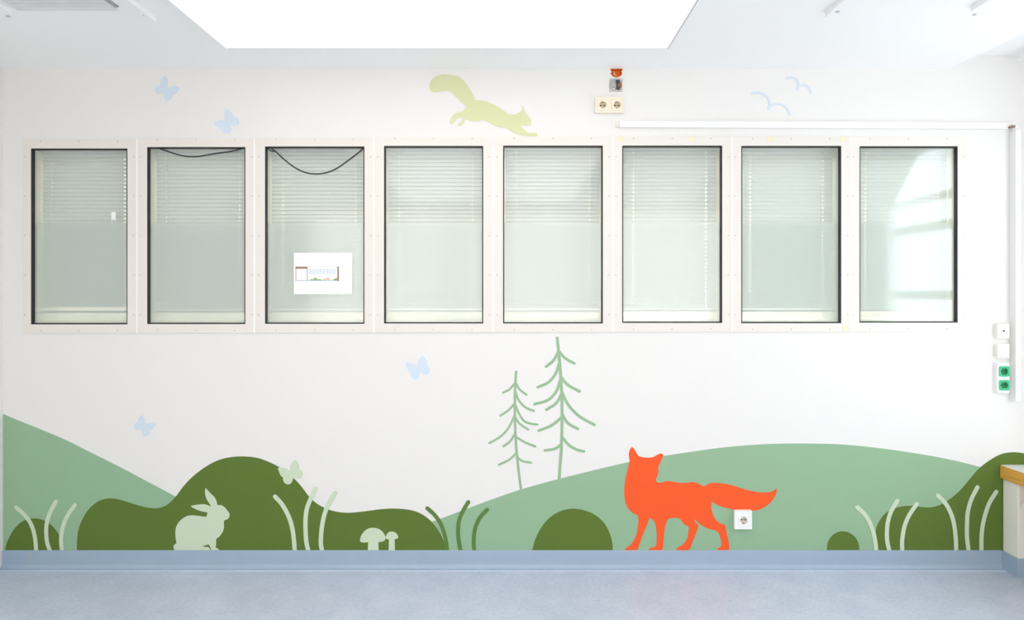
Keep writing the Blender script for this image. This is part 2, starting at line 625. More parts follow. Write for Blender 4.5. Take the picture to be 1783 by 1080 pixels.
bm = bmesh.new()  # window added behind the camera as a soft fill light
for q in ((-2.61, -2.59, .35, 2.45), (2.72, 2.74, .35, 2.45), (-2.59, 2.72, .35, .41), (-2.59, 2.72, 2.39, 2.45), (-.83, -.77, .41, 2.39), (.87, .93, .41, 2.39)):
    box(bm, q[0], q[1], YR - .14, YR - .07, q[2], q[3])
tag(obj('window_11', bm, 'trim'), 'unseen white-framed window added opposite the mural for fill light, behind a sheer curtain', 'window', kind='structure')
bm = bmesh.new()  # added curtain spreading the fill light of the rear window
rows = [[bm.verts.new((-2.61 + 5.23 * i / 160, YR + .06 + .02 * math.sin(i * .9), z)) for i in range(161)] for z in (.03, 2.52)]
for i in range(160):
    bm.faces.new((rows[0][i], rows[0][i + 1], rows[1][i + 1], rows[1][i]))
tag(obj('sheer_curtain', bm, 'fill_curtain', smooth=True), 'cream sheer curtain added over the fill window opposite the mural', 'curtain')

# sheer curtain drawn over the second daylight window, its front edge held aside
bm = bmesh.new()
edge = [(2.60, -.70), (2.352, -.945), (2.12, -1.18), (1.906, -1.40), (1.6, -1.41), (1.2, -1.40), (.64, -1.40)]
rows = []
N = 120
for z, y0 in edge:
    row = []
    for i in range(N + 1):
        y = y0 + (-4.85 - y0) * i / N
        row.append(bm.verts.new((2.64 + .018 * math.sin(i * .9), y, z)))
    rows.append(row)
for a, b in zip(rows, rows[1:]):
    for i in range(N):
        bm.faces.new((a[i], a[i + 1], b[i + 1], b[i]))
tag(obj('sheer_curtain', bm, 'curtain', smooth=True), 'white sheer curtain hanging over the sill, mirrored in the last pane', 'curtain')

# ------------------------------------------------------------------ skirting with a cove onto the floor
ZB = (990 - 958) / S
def skirting(bm, x0, x1):
    prof = [(0, ZB), (-.006, ZB), (-.007, ZB - .003), (-.007, .028)]
    for k in range(1, 7):
        t = k / 6 * math.pi / 2
        prof.append((-.007 - .022 * (1 - math.cos(t)), .003 + .025 * (1 - math.sin(t))))
    prof += [(-.029, 0), (0, 0)]
    A = [bm.verts.new((x0, y, z)) for y, z in prof]
    B = [bm.verts.new((x1, y, z)) for y, z in prof]
    n = len(prof)
    bm.faces.new(A)
    bm.faces.new(B[::-1])
    for i in range(n):
        bm.faces.new((A[i], A[(i + 1) % n], B[(i + 1) % n], B[i]))


XP = (1745 - VX) / S          # face of the pier under the sill
YP = -D * (1 - 845 / 873)
bm = bmesh.new(); skirting(bm, XL, XP)
bb = tag(obj('baseboard_back', bm, 'base'), 'blue-grey vinyl skirting coved up the foot of the mural wall', 'skirting', kind='structure')
bm = bmesh.new(); box(bm, XL, XP, -.036, -.029, 0, .0022)
obj('weld_line', bm, 'weld', bb)['label'] = 'paler weld line along the floor'
for px in (54, 1693):
    x = (px - VX) / S
    obj('joint_seam', bxm(x - .002, x + .002, -.0076, -.0060, .010, ZB - .002), 'seam', bb)
bm = bmesh.new(); box(bm, XL, XL + .007, YR, -.03, 0, ZB)
tag(obj('baseboard_left', bm, 'base'), 'blue-grey vinyl skirting along the left side wall', 'skirting', kind='structure')

# pier under the window sill
pier_h = (990 - 832) / S - .002
tag(obj('trim_1', bxm(XP, XR, YP, -.0045, 0, pier_h), 'pier', bevel=.004), 'cream pier under the wooden sill in the corner', 'pier', kind='structure')
bm = bmesh.new()
box(bm, XP - .006, XP, YP - .006, -.0072, 0, ZB)
box(bm, XP, XR, YP - .006, YP, 0, ZB)
tag(obj('baseboard_right', bm, 'base', bevel=.002), 'blue-grey vinyl skirting wrapped round the foot of the cream pier', 'skirting', kind='structure')

# window sill
XS = (1740 - VX) / S
zs1, zs0 = at(1740, 809)[1], at(1740, 832)[1]
sill = thing('window_sill', 'honey-coloured wooden window sill with white top above the cream pier', 'window sill', (XS, -.004, zs0), kind='thing')
obj('sill_board', bxm(XS, XR - .002, -5.1, -.004, zs0, zs1 - .003), 'wood', sill, bevel=.002)
obj('sill_top', bxm(XS + .006, XR - .002, -5.1, -.004, zs1 - .003, zs1), 'top', sill)['label'] = 'white laminate top'

# radiator in the niche past the pier
rad = thing('radiator', 'white radiator with thermostat head under the sill beyond the cream pier', 'radiator', (2.6, -1.0, .1))
bm = bmesh.new()
box(bm, 2.60, 2.72, -2.2, -.34, .10, .44)
for k in range(30):
    y = -.38 - k * .06
    box(bm, 2.592, 2.60, y - .04, y, .13, .41)
obj('radiator_panel', bm, 'plastic', rad, bevel=.003)
bm = bmesh.new()
cyl(bm, (2.462, -.165, .368), .0165, (1, 0, 0), .055, 24)
cyl(bm, (2.517, -.165, .368), .012, (1, 0, 0), .06, 20)
obj('thermostat_head', bm, 'plastic', rad, bevel=.002)
bm = bmesh.new(); tube(bm, [(2.577, -.165, .368), (2.64, -.165, .368), (2.66, -.19, .368), (2.66, -.34, .368)], .009)
obj('valve_pipe', bm, 'trim', rad, smooth=True)

# ------------------------------------------------------------------ the eight interior windows
EDGE = [40, 239.6, 443.6, 651, 858.5, 1066.2, 1273.6, 1480.5, 1683]
TOP = [243, 241, 240, 239.5, 239, 238.5, 238.5, 239.5]
BOT = [580, 579.8, 579.5, 579, 578.5, 578, 578, 577.5]
WL = ['window next to the left wall, with a small white tag on its pane',
      'window with a black cable sagging slightly along its top edge, second from the left wall',
      'window with a paper plan stuck low on its pane and a deep-sagging cable above',
      'window right of the one with the paper plan, two right of the shallow cable',
      'window below and right of the leaping squirrel, above the two thin painted trees',
      'window under the left end of the white wall trunking, right of the painted trees',
      'window second from the right corner, with yellow tape on three frame corners',
      'window nearest the right corner, its pane mirroring bright daylight']
YG = .012
YB = .070
screw_me = None
prev_slats = {}
for i, (a, b, c, d) in enumerate(WIN):
    (x0, z1), (x1, z0) = at(a, c), at(b, d)
    W = thing('window_%d' % (i + 1), WL[i], 'window', ((x0 + x1) / 2, 0, z0), kind='structure')
    # board surround
    P0, P1 = at(EDGE[i] + 1.2, BOT[i]), at(EDGE[i + 1] - 1.2, TOP[i])
    bm = bmesh.new()
    yf, yb = -.006, 0
    for q in ((P0[0], x0, P0[1], P1[1]), (x1, P1[0], P0[1], P1[1]), (x0, x1, P0[1], z0), (x0, x1, z1, P1[1])):
        box(bm, q[0], q[1], yf, yb, q[2], q[3])
    obj('frame_panel', bm, 'panel', W)
    if i < 7:
        xe = (EDGE[i + 1] - VX) / S
        obj('joint_strip', bxm(xe - .0035, xe + .0035, -.0075, 0, P0[1], P1[1]), 'joint', W)
    # black gasket
    t = .0058
    bm = bmesh.new()
    for q in ((x0, x0 + t, z0, z1), (x1 - t, x1, z0, z1), (x0 + t, x1 - t, z0, z0 + t), (x0 + t, x1 - t, z1 - t, z1)):
        box(bm, q[0], q[1], -.003, YG + .005, q[2], q[3])
    obj('gasket', bm, 'gasket', W)
    # pane
    obj('glass_pane', bxm(x0 + t, x1 - t, YG, YG + .004, z0 + t, z1 - t), 'glass', W)
    zf = at(a, 388)[1]
    bm = bmesh.new()
    v = [bm.verts.new(p) for p in ((x0 + t, YG + .0046, z0 + t), (x1 - t, YG + .0046, z0 + t), (x1 - t, YG + .0046, zf), (x0 + t, YG + .0046, zf))]
    bm.faces.new(v)
    obj('frosted_film', bm, 'film', W)['label'] = 'frosted film over the lower part of the pane'
    # cavity liner: four sides and the back
    bm = bmesh.new()
    yl0, yl1, e = YG + .0055, .2, .0005
    th = .004
    box(bm, x0 + e, x0 + th, yl0, yl1, z0 + e, z1 - e)
    box(bm, x1 - th, x1 - e, yl0, yl1, z0 + e, z1 - e)
    box(bm, x0 + th, x1 - th, yl0, yl1, z1 - th, z1 - e)
    obj('cavity_liner', bm, 'liner', W)
    # sloping cream sill inside
    bm = bmesh.new()
    prof = [(yl0, z0 + e), (yl0, z0 + .007), (.10, z0 + .020), (yl1, z0 + .020), (yl1, z0 + e)]
    A = [bm.verts.new((x0 + th, y, z)) for y, z in prof]
    B = [bm.verts.new((x1 - th, y, z)) for y, z in prof]
    n = len(prof)
    bm.faces.new(A); bm.faces.new(B[::-1])
    for k in range(n):
        bm.faces.new((A[k], A[(k + 1) % n], B[(k + 1) % n], B[k]))
    obj('inner_sill', bm, 'sill_cream', W)
    # venetian blind
    bx0, bx1 = x0 + .009, x1 - .009
    zr = z0 + .068
    pitch = .0205
    bm = bmesh.new()
    z = z1 - .018
    tilt = math.radians(64)
    zs = []
    while z > zr + .012:
        zs.append(z)
        z -= pitch
    chord = .0245
    for z in zs:
        up, lo = [], []
        for k in range(7):
            s = (k / 6 - .5) * chord
            crown = .0022 * (1 - (2 * s / chord) ** 2)
            # top edge leans away from the room
            y_ = s * math.cos(tilt) - crown * math.sin(tilt)
            z_ = s * math.sin(tilt) + crown * math.cos(tilt)
            up.append((YB + y_, z + z_))
            lo.append((YB + y_ + .0003, z + z_ - .00015))
        slots = sorted((x0 + x1) / 2 + sx for sx in (-.185, .192))
        xs = [bx0]
        for xc in slots:
            xs += [xc - .0042, xc + .0042]
        xs.append(bx1)
        U = [[bm.verts.new((x, y, q)) for y, q in up] for x in xs]
        V = [[bm.verts.new((x, y, q)) for y, q in lo] for x in xs]
        for c_ in range(5):
            for k in range(6):
                if c_ in (1, 3) and k in (1, 2):
                    continue
                f = bm.faces.new((U[c_][k], U[c_ + 1][k], U[c_ + 1][k + 1], U[c_][k + 1])); f.smooth = True
                f = bm.faces.new((V[c_][k], V[c_][k + 1], V[c_ + 1][k + 1], V[c_ + 1][k])); f.smooth = True
            for k in (0, 6):
                bm.faces.new((U[c_][k], V[c_][k], V[c_ + 1][k], U[c_ + 1][k]))
    sl = obj('blind_slats', bm, 'slat', W)
    obj('bottom_rail', bxm(bx0, bx1, YB - .010, YB + .010, zr - .012, zr), 'rail', sl, bevel=.002)
    obj('head_rail', bxm(bx0, bx1, YB - .012, YB + .012, z1 - .012, z1 - .005), 'slat', sl)
    for sx in (-.185, .192):
        xc = (x0 + x1) / 2 + sx
        bm = bmesh.new()
        box(bm, xc - .0006, xc + .0006, YB - .014, YB - .0134, zr, z1 - .012)
        obj('ladder_cord', bm, 'cord', sl)
    # screws
    pts = [((a + b) / 2 + k * 67, yy) for k in (-1, 0, 1) for yy in (c - 12.5, d + 10.5)]
    pts += [(xx, yy) for xx in (a - 10.8, b + 10.8) for yy in (273.5, 342, 410.5, 479, 548)]
    for (px, py) in pts:
        x, z = at(px, py)
        if screw_me is None:
            bm = bmesh.new()
            cyl(bm, (0, 0, 0), .0036, (0, -1, 0), .0016, 14, .0024)
            box(bm, -.0022, .0022, -.0019, -.0016, -.0004, .0004)
            s_ = obj('screw', bm, 'screw', W)
            screw_me = s_.data
        else:
            s_ = bpy.data.objects.new('screw', screw_me)
            COL.objects.link(s_)
            s_.parent = W
            s_.matrix_parent_inverse = Matrix.Translation(W.location).inverted()
        s_.location = (x, -.006, z)

# ------------------------------------------------------------------ things on the windows
# small white tag on the first pane
bm = bmesh.new()
prism(bm, [at(*p, .0165) for p in ((195, 370), (202.6, 370), (202.6, 384.5), (200.4, 384.5), (200.4, 382.6), (197.6, 382.6), (197.6, 384.5), (195, 384.5))], .0118, .0098)
tag(obj('white_tag', bm, 'plastic'), 'small white tag stuck on the pane next to the left wall', 'tag')

# paper plan on the third pane
pl = thing('paper_plan', 'white sheet with a small printed plan of the wall, stuck on a pane', 'paper', (*[at(562, 513)[0]], .014, at(562, 513)[1]))
(pa, pz1), (pb, pz0) = at(511.5, 440.2, .011), at(613.5, 512.6, .011)
obj('sheet', bxm(pa, pb, .0110, .0116, pz0, pz1), 'paper', pl)
def ink(bm, x0, y0, x1, y1, mi, lay=0):
    (xa, za), (xb, zb) = at(490 + x0 / 9.82, 420 + y0 / 9.82, .011), at(490 + x1 / 9.82, 420 + y1 / 9.82, .011)
    box(bm, xa, xb, .0107, .0110, zb, za, mi)
INK = ['ink_brown', 'ink_line', 'ink_blue', 'ink_green', 'ink_orange', 'ink_grey', 'ink_base']
bm = bmesh.new()
ink(bm, 240, 436, 447, 474, 0)
ink(bm, 240, 474, 256, 684, 1); ink(bm, 434, 474, 450, 684, 1); ink(bm, 256, 668, 434, 682, 6)
ink(bm, 955, 434, 984, 684, 0)
ink(bm, 450, 436, 955, 442, 5); ink(bm, 450, 668, 955, 682, 6)
for k in range(8):
    ink(bm, 468 + k * 59, 472, 516 + k * 59, 566, 2)
def bush(x, y, w, h):
    q = [(x + w * .5 * math.cos(t), y - h * math.sin(t)) for t in [math.pi * k / 10 for k in range(11)]]
    prism(bm, [at(490 + p[0] / 9.82, 420 + p[1] / 9.82, .011) for p in q], .0107, .0105, 3)
bush(515, 668, 60, 18); bush(577, 668, 70, 44); bush(635, 668, 110, 18); bush(735, 668, 50, 18); bush(905, 668, 60, 20); bush(938, 668, 50, 42)
prism(bm, [at(490 + p[0] / 9.82, 420 + p[1] / 9.82, .011) for p in ((765, 630), (800, 634), (850, 644), (820, 656), (812, 664), (800, 664), (796, 658), (780, 658), (778, 664), (764, 664))], .0105, .0103, 4)
obj('printed_plan', bm, INK, pl)
bm = bmesh.new()
for k, (x, w_) in enumerate(((242, 30), (278, 24), (308, 40), (354, 22), (382, 28))):
    ink(bm, x, 299, x + w_, 304, 5)
obj('title_lettering', bm, INK, pl)
bm = bmesh.new()
for (x, y, w_) in ((1025, 598, 38), (1072, 598, 48), (1030, 612, 30), (1068, 612, 42), (1070, 626, 30)):
    ink(bm, x, y, x + w_, y + 4, 5)
obj('note_lettering', bm, INK, pl)
bm = bmesh.new()
for k in range(9):
    ink(bm, 770 + k * 35, 800, 770 + k * 35 + (22 if k % 3 else 29), 804, 5)
obj('footer_lettering', bm, INK, pl)

def cable(pts, label, extra=None):
    bm = bmesh.new()
    P = [(*at(px, py, .010), ) for px, py in spline(pts, 6)]
    tube(bm, [(x, .0060, z) for x, z in P], .0034)
    if extra:
        tube(bm, [(x, .0075, z) for x, z in [at(px, py, .010) for px, py in spline(extra, 6)]], .0028)
    return tag(obj('black_cable', bm, 'cable', smooth=True), label, 'cable')
cable([(277, 258.5), (290, 263), (308, 269), (326, 272.7), (343, 273), (360, 270.5), (380, 267), (400, 264.5), (415, 261), (427, 257.5)],
      'thin black cable sagging only slightly across the top of a pane')
cable([(470, 257), (480, 264), (494, 277), (512, 291), (530, 300), (549, 303.3), (568, 301), (586, 294), (604, 281.5), (620, 269.5), (633, 258.5)],
      'black cable hanging in a deep loop above the paper plan', [(465, 257.5), (472, 263), (479, 263.5)])

for (px, py, w_, h_, lab) in ((1080.5, 242, 8.5, 9, 'yellowed tape scrap under the left end of the white trunking'),
                              (1204, 242, 8, 8.5, 'yellowed tape scrap above the right part of the sixth pane from the left'),
                              (1340.5, 242, 8, 8.5, 'yellowed tape scrap above the middle of the seventh pane from the left'),
                              (1467.5, 242.5, 8, 8.5, 'yellowed tape scrap above the upper right corner of the seventh pane'),
                              (1472, 572, 9, 8, 'yellowed tape scrap below the lower right corner of the seventh pane')):
    x, z = at(px, py, -.006)
    bm = bmesh.new()
    q = [(x - w_ / 2 / S, z - h_ / 2 / S), (x + w_ / 2 / S, z - h_ / 2 / S * .92), (x + w_ / 2 / S * .94, z + h_ / 2 / S), (x - w_ / 2 / S * .97, z + h_ / 2 / S * .95)]
    prism(bm, q, -.0062 if px != 1472 else -.0062, -.0080)
    tag(obj('tape_scrap', bm, 'tape'), lab, 'tape', 'yellowed tape scraps on the window boards')

# ------------------------------------------------------------------ mural
c1 = lambda p: from_crop(p, 0, 700, 2.8406)
c2 = lambda p: from_crop(p, 280, 760, 4.5)
c3 = lambda p: from_crop(p, 560, 760, 4.5)
c4 = lambda p: from_crop(p, 830, 570, 3.6)
c5 = lambda p: from_crop(p, 1050, 760, 4.5)
c6 = lambda p: from_crop(p, 1400, 740, 3.178)
FOOT = 960.5
XLp, XRp = 5.3, VX + XR * S

painted('hill_painting', [(XLp, FOOT, 1), (XLp, 721, 1), (35, 733.5), (70, 747.5), (116, 767), (158, 788), (211, 814.5), (264, 842.6), (306, 865), (335, 882, 1), (335, FOOT, 1)],
        'sage', 0, 'sage green slope painted in the left corner of the wall, falling towards the rabbit', 'painted hill')
painted('hill_painting', [(700, FOOT, 1), (700, 930, 1), (725, 919), (751, 909), (769, 902.8), (800, 891), (838, 876.5), (880, 861.5), (906, 853), (940, 843), (974, 834), (1024, 821.5), (1070, 810.5), (1094, 805), (1157, 794), (1205.5, 786.7), (1261, 779.2), (1305, 775.3), (1350, 773), (1400, 772.6), (1463, 774), (1526, 780), (1589, 788.8), (1652, 800), (1705, 813), (1760, 829, 1), (1760, FOOT, 1)],
        'sage', 0, 'broad sage green hill painted behind the orange fox', 'painted hill')
painted('hill_painting', [(134, FOOT, 1), (134.5, 943), (137, 922), (144, 904), (155, 886.6), (172.5, 872.5), (192, 868), (211, 871), (239, 879.6), (260.6, 884.5), (278, 884.5), (292, 878.5), (306, 865), (318, 849), (331, 834.4), (346.7, 821), (369, 806.7), (391, 798.3), (420, 795), (449, 797.8), (473, 806.7), (490, 816), (513, 834.4), (524.4, 846.7), (539, 865.6), (553, 877.8), (573, 887.8), (600, 893), (633, 890.9), (660, 887.3), (682, 885.8), (704.4, 886.9), (724.4, 891), (740, 899), (753.3, 910.7), (764.4, 925.6), (773, 943), (776.7, 953), (777.3, FOOT, 1)],
        'moss', 1, 'dark moss green double hill painted behind the pale rabbit', 'painted hill')
painted('bush_painting', [(9, FOOT, 1), (10, 953), (14, 941), (24.6, 922), (38.7, 908.5), (58, 903), (75.7, 906), (91.5, 916.5), (102, 930.6), (106, 946.5), (106.7, FOOT, 1)],
        'moss', 1, 'dark green rounded bush painted beside the left wall behind pale grass', 'painted bush')
painted('bush_painting', [(926, FOOT, 1), (931, 942), (941, 921), (956, 902.5), (975, 890.5), (996, 886), (1018, 889), (1038, 898), (1052, 911), (1060, 925), (1065.5, 942), (1067.3, FOOT, 1)],
        'moss', 1, 'dark green rounded bush painted just left of the fox', 'painted bush')
painted('bush_painting', [(1439.3, FOOT, 1), (1441, 946), (1447, 934.5), (1458, 927), (1467.7, 925.3), (1478.7, 928), (1489.7, 936.7), (1495, 947.7), (1496.3, FOOT, 1)],
        'moss', 1, 'smallest dark green bush, painted alone right of the wall socket', 'painted bush')
painted('hill_painting', [(1527, FOOT, 1), (1525.5, 940), (1525, 922.5), (1529, 911.5), (1538.5, 897), (1551, 888), (1570, 882), (1589, 881), (1604.5, 883), (1620, 883.5), (1633, 880.7), (1651.7, 870.6), (1670.6, 855), (1689.5, 833), (1705, 815.5), (1724, 801), (1743, 791), (1758.7, 788), (1771, 788), (1783, 789.8), (1800, 794), (1820, 803), (XRp - 1, 815, 1), (XRp - 1, FOOT, 1)],
        'moss', 1, 'dark green hill painted rising behind the wooden sill', 'painted hill')

FOX = c5([(228, 80, 1), (250, 110), (275, 150), (295, 160), (350, 167), (390, 163), (415, 150), (440, 137), (460, 135), (470, 146), (466, 165), (450, 200), (432, 238, 1), (432, 285), (425, 310), (415, 330), (417, 352), (430, 363), (455, 362), (500, 351), (550, 355), (600, 364), (650, 364), (700, 359), (740, 366), (770, 382), (790, 390), (805, 384), (835, 368), (880, 364), (940, 370), (1000, 381), (1070, 402), (1130, 420), (1200, 435), (1260, 440), (1305, 437), (1335, 425), (1359, 407, 1), (1358, 440), (1340, 480), (1310, 520), (1270, 550), (1220, 575), (1170, 583), (1100, 583), (1030, 575), (960, 560), (900, 540), (850, 512, 1), (848, 560), (860, 610), (885, 655), (915, 680), (940, 688), (955, 698), (962, 730), (975, 790), (988, 850), (986, 880), (978, 901, 1), (892, 901, 1), (893, 885), (905, 873), (920, 866), (926, 850), (920, 800), (905, 760), (890, 742), (860, 732), (820, 722), (785, 705), (750, 680), (716, 648, 1), (717, 665), (730, 683), (742, 690), (745, 705), (735, 740), (720, 780), (700, 830), (685, 870), (668, 890), (655, 901, 1), (573, 901, 1), (574, 885), (590, 868), (610, 860), (640, 830), (660, 795), (668, 750), (673, 712, 1), (660, 702), (635, 690), (620, 670), (605, 650), (585, 640), (550, 638), (515, 645), (503, 655), (490, 690), (482, 730), (475, 800), (470, 860), (465, 885), (455, 901, 1), (357, 901, 1), (358, 885), (370, 875), (400, 868), (415, 852), (420, 800), (418, 740), (410, 690), (395, 660), (375, 643), (362, 640, 1), (345, 690), (320, 750), (300, 800), (285, 850), (272, 880), (262, 901, 1), (172, 901, 1), (175, 880), (195, 865), (215, 850), (235, 825), (255, 785), (268, 740), (275, 690), (276, 640), (270, 616, 1), (240, 605), (210, 580), (185, 545), (172, 500), (166, 450), (168, 390), (178, 320), (192, 260), (203, 215), (208, 190), (203, 160), (203, 130), (212, 100)])
painted('fox_painting', FOX, 'orange', 2, 'bright orange fox silhouette painted standing on the skirting, looking back', 'painted fox')

SQ = from_crop([(70, 265), (80, 210), (110, 160), (160, 120), (220, 92), (300, 82), (370, 85), (430, 98), (490, 110), (540, 140), (590, 180), (630, 235), (665, 290), (700, 345), (725, 390), (742, 430), (760, 475, 1), (800, 472), (860, 478), (930, 490), (1000, 520), (1060, 552), (1120, 585), (1170, 620), (1215, 655), (1260, 680), (1310, 688), (1360, 683), (1410, 660), (1445, 640), (1463, 612), (1470, 552, 1), (1485, 580), (1495, 630), (1515, 670), (1545, 700), (1575, 735), (1594, 780), (1595, 815), (1583, 845), (1550, 852), (1500, 848), (1432, 843, 1), (1440, 865), (1490, 910), (1540, 950), (1570, 962), (1640, 965), (1675, 968), (1690, 990), (1680, 1010), (1640, 1013), (1560, 1010), (1480, 1003), (1410, 990), (1350, 970), (1290, 930), (1240, 900), (1200, 885), (1130, 880), (1080, 868), (1040, 848), (1000, 825), (940, 800), (880, 770), (840, 778), (800, 792), (750, 797), (700, 790), (650, 770), (610, 742, 1), (600, 770), (580, 815), (550, 845), (520, 856), (497, 842), (505, 826), (540, 805), (560, 780), (568, 752), (555, 737), (520, 733), (480, 745), (450, 780), (415, 822), (400, 830), (368, 828, 1), (372, 798), (395, 740), (430, 695), (470, 665), (530, 650), (575, 630), (598, 605), (608, 575), (600, 550), (560, 515), (510, 465), (460, 415), (410, 365), (380, 345), (330, 330), (270, 335), (210, 350), (150, 355), (105, 345), (80, 315)], 740, 120, 8.639)
painted('squirrel_painting', SQ, 'olive', 2, 'yellow-green leaping squirrel painted above the windows', 'painted squirrel')

RAB = c2([(352, 403, 1), (385, 440), (420, 475), (437, 505), (447, 537), (475, 539), (500, 555), (525, 585), (540, 608), (538, 630), (525, 648), (500, 658), (495, 670), (496, 715), (485, 750), (460, 785), (436, 805), (435, 840), (432, 872), (445, 876), (457, 890), (456, 903, 1), (403, 903, 1), (395, 885), (385, 860), (375, 846, 1), (355, 853), (326, 861, 1), (345, 866), (370, 868), (385, 880), (390, 903, 1), (118, 903, 1), (112, 893), (103, 878), (102, 858), (112, 845), (125, 838, 1), (118, 800), (115, 760), (120, 715), (140, 675), (170, 645), (205, 625), (245, 618), (290, 622), (330, 628), (358, 630, 1), (368, 596, 1), (330, 590), (290, 577), (255, 560), (235, 545, 1), (260, 540), (310, 533), (350, 533), (375, 542), (397, 550, 1), (385, 530), (365, 500), (350, 460), (348, 425)])
painted('rabbit_painting', RAB, 'pale', 2, 'pale green sitting rabbit painted on the dark double hill', 'painted rabbit')

def tuft(conv, blades, wpx, m, label):
    pts = [conv(b) for b in blades]
    x = sum(p[-1][0] for p in pts) / 3
    T = thing('grass_painting', label, 'painted grass', (at(x, FOOT)[0], 0, at(x, FOOT)[1]), 'painted grass tufts along the skirting')
    for p in pts:
        p = p[:-1] + [(p[-1][0], min(p[-1][1], FOOT - 3))]
        stroke('blade', p, wpx, m, 3, T)
tuft(c1, [[(82, 522), (120, 555), (150, 595), (168, 640), (177, 690), (180, 738)], [(278, 493), (250, 545), (233, 600), (230, 650), (236, 700), (247, 738)], [(373, 510), (340, 555), (315, 610), (305, 660), (304, 700), (308, 738)]], 7, 'pale',
     'pale grass tuft painted next to the left wall')
tuft(c2, [[(897, 472), (945, 525), (985, 590), (1015, 660), (1035, 740), (1045, 820), (1050, 905)], [(1215, 410), (1175, 490), (1145, 570), (1135, 650), (1136, 750), (1142, 830), (1155, 905)], [(1367, 442), (1325, 510), (1290, 590), (1270, 670), (1258, 760), (1255, 840), (1263, 905)]], 7.6, 'pale',
     'pale grass tuft painted between the rabbit and the mushrooms')
tuft(c3, [[(828, 563), (885, 615), (930, 680), (958, 750), (975, 820), (983, 898)], [(1150, 515), (1110, 580), (1080, 650), (1070, 720), (1073, 800), (1088, 898)], [(1297, 575), (1245, 630), (1210, 700), (1195, 770), (1192, 840), (1195, 898)]], 6.8, 'blade',
     'dark green grass tuft painted at the right foot of the dark double hill')
tuft(c6, [[(293, 455), (335, 495), (365, 545), (385, 605), (395, 660), (398, 692)], [(515, 420), (480, 480), (462, 540), (457, 600), (460, 650), (470, 692)], [(623, 437), (580, 500), (555, 560), (545, 610), (541, 650), (542, 692)]], 7.2, 'pale',
     'pale grass tuft painted right of the smallest dark bush')
tuft(c6, [[(740, 390), (785, 440), (815, 500), (830, 560), (838, 630), (840, 690)], [(958, 345), (925, 410), (905, 480), (900, 550), (900, 620), (908, 690)], [(1062, 370), (1025, 430), (1000, 500), (985, 570), (980, 630), (980, 690)]], 7.2, 'pale',
     'pale grass tuft painted beside the cream pier')

def mushroom(cap, stem, label):
    x = at(c3([stem[0]])[0][0], FOOT)
    T = thing('mushroom_painting', label, 'painted mushroom', (x[0], 0, x[1]))
    painted('cap', c3(cap), 'pale', 2, parent=T)
    painted('stem', c3(stem), 'pale', 2.3, parent=T, smooth=False)
mushroom([(325, 832), (305, 824), (303, 800), (318, 765), (345, 735), (375, 720), (405, 716), (440, 722), (470, 740), (492, 768), (501, 795), (495, 815), (475, 825), (445, 829), (365, 829)],
         [(363, 903), (365, 822), (445, 822), (448, 903)], 'larger pale mushroom painted on the dark hill')
mushroom([(527, 807), (508, 802), (502, 790), (510, 770), (525, 752), (547, 746), (570, 750), (590, 765), (600, 785), (597, 799), (573, 805)],
         [(525, 903), (528, 800), (572, 800), (575, 903)], 'smaller pale mushroom painted right beside the larger one')

def tree(trunk, branches, wt, wb, label):
    b = c4([trunk[-1]])[0]
    T = thing('tree_painting', label, 'painted tree', (at(*b)[0], 0, at(*b)[1]))
    stroke('trunk', c4(trunk), wt, 'tree', 1.4, T)
    for br in branches:
        stroke('branch', c4(br), wb, 'tree', 1.2, T)
tree([(247, 279), (243, 345), (240, 420), (239, 500), (240, 580), (243, 660), (247, 740), (255, 830), (266, 930), (278, 1021)],
     [[(240, 350), (205, 390), (165, 410)], [(237, 480), (200, 520), (148, 555)], [(237, 555), (200, 630), (150, 685), (80, 726)], [(241, 665), (210, 715), (168, 747)], [(247, 790), (205, 830), (140, 862)],
      [(243, 345), (270, 390), (312, 423)], [(242, 400), (265, 460), (310, 505), (358, 524)], [(240, 480), (265, 540), (300, 590), (340, 605), (380, 610)], [(241, 560), (265, 600), (322, 641)], [(243, 685), (300, 720), (367, 747)], [(255, 818), (290, 840), (340, 849)]],
     4.3, 3.8, 'shorter of the two thin green fir trees painted on the hill')
tree([(505, 68), (512, 140), (520, 220), (527, 310), (532, 400), (535, 500), (535, 600), (533, 700), (529, 790), (522, 870), (517, 953)],
     [[(513, 150), (480, 210), (435, 247)], [(520, 215), (495, 290), (450, 345), (383, 376)], [(527, 320), (500, 400), (450, 455), (363, 482)], [(530, 420), (500, 475), (437, 517)], [(533, 565), (470, 615), (390, 648)], [(529, 735), (490, 762), (428, 772)],
      [(513, 145), (550, 190), (612, 227)], [(527, 310), (570, 360), (645, 402)], [(532, 400), (570, 480), (640, 555), (738, 612)], [(537, 545), (570, 600), (633, 637)], [(533, 685), (580, 740), (635, 770), (672, 778)]],
     5.2, 4.8, 'taller of the two thin green fir trees painted on the hill, reaching the windows')

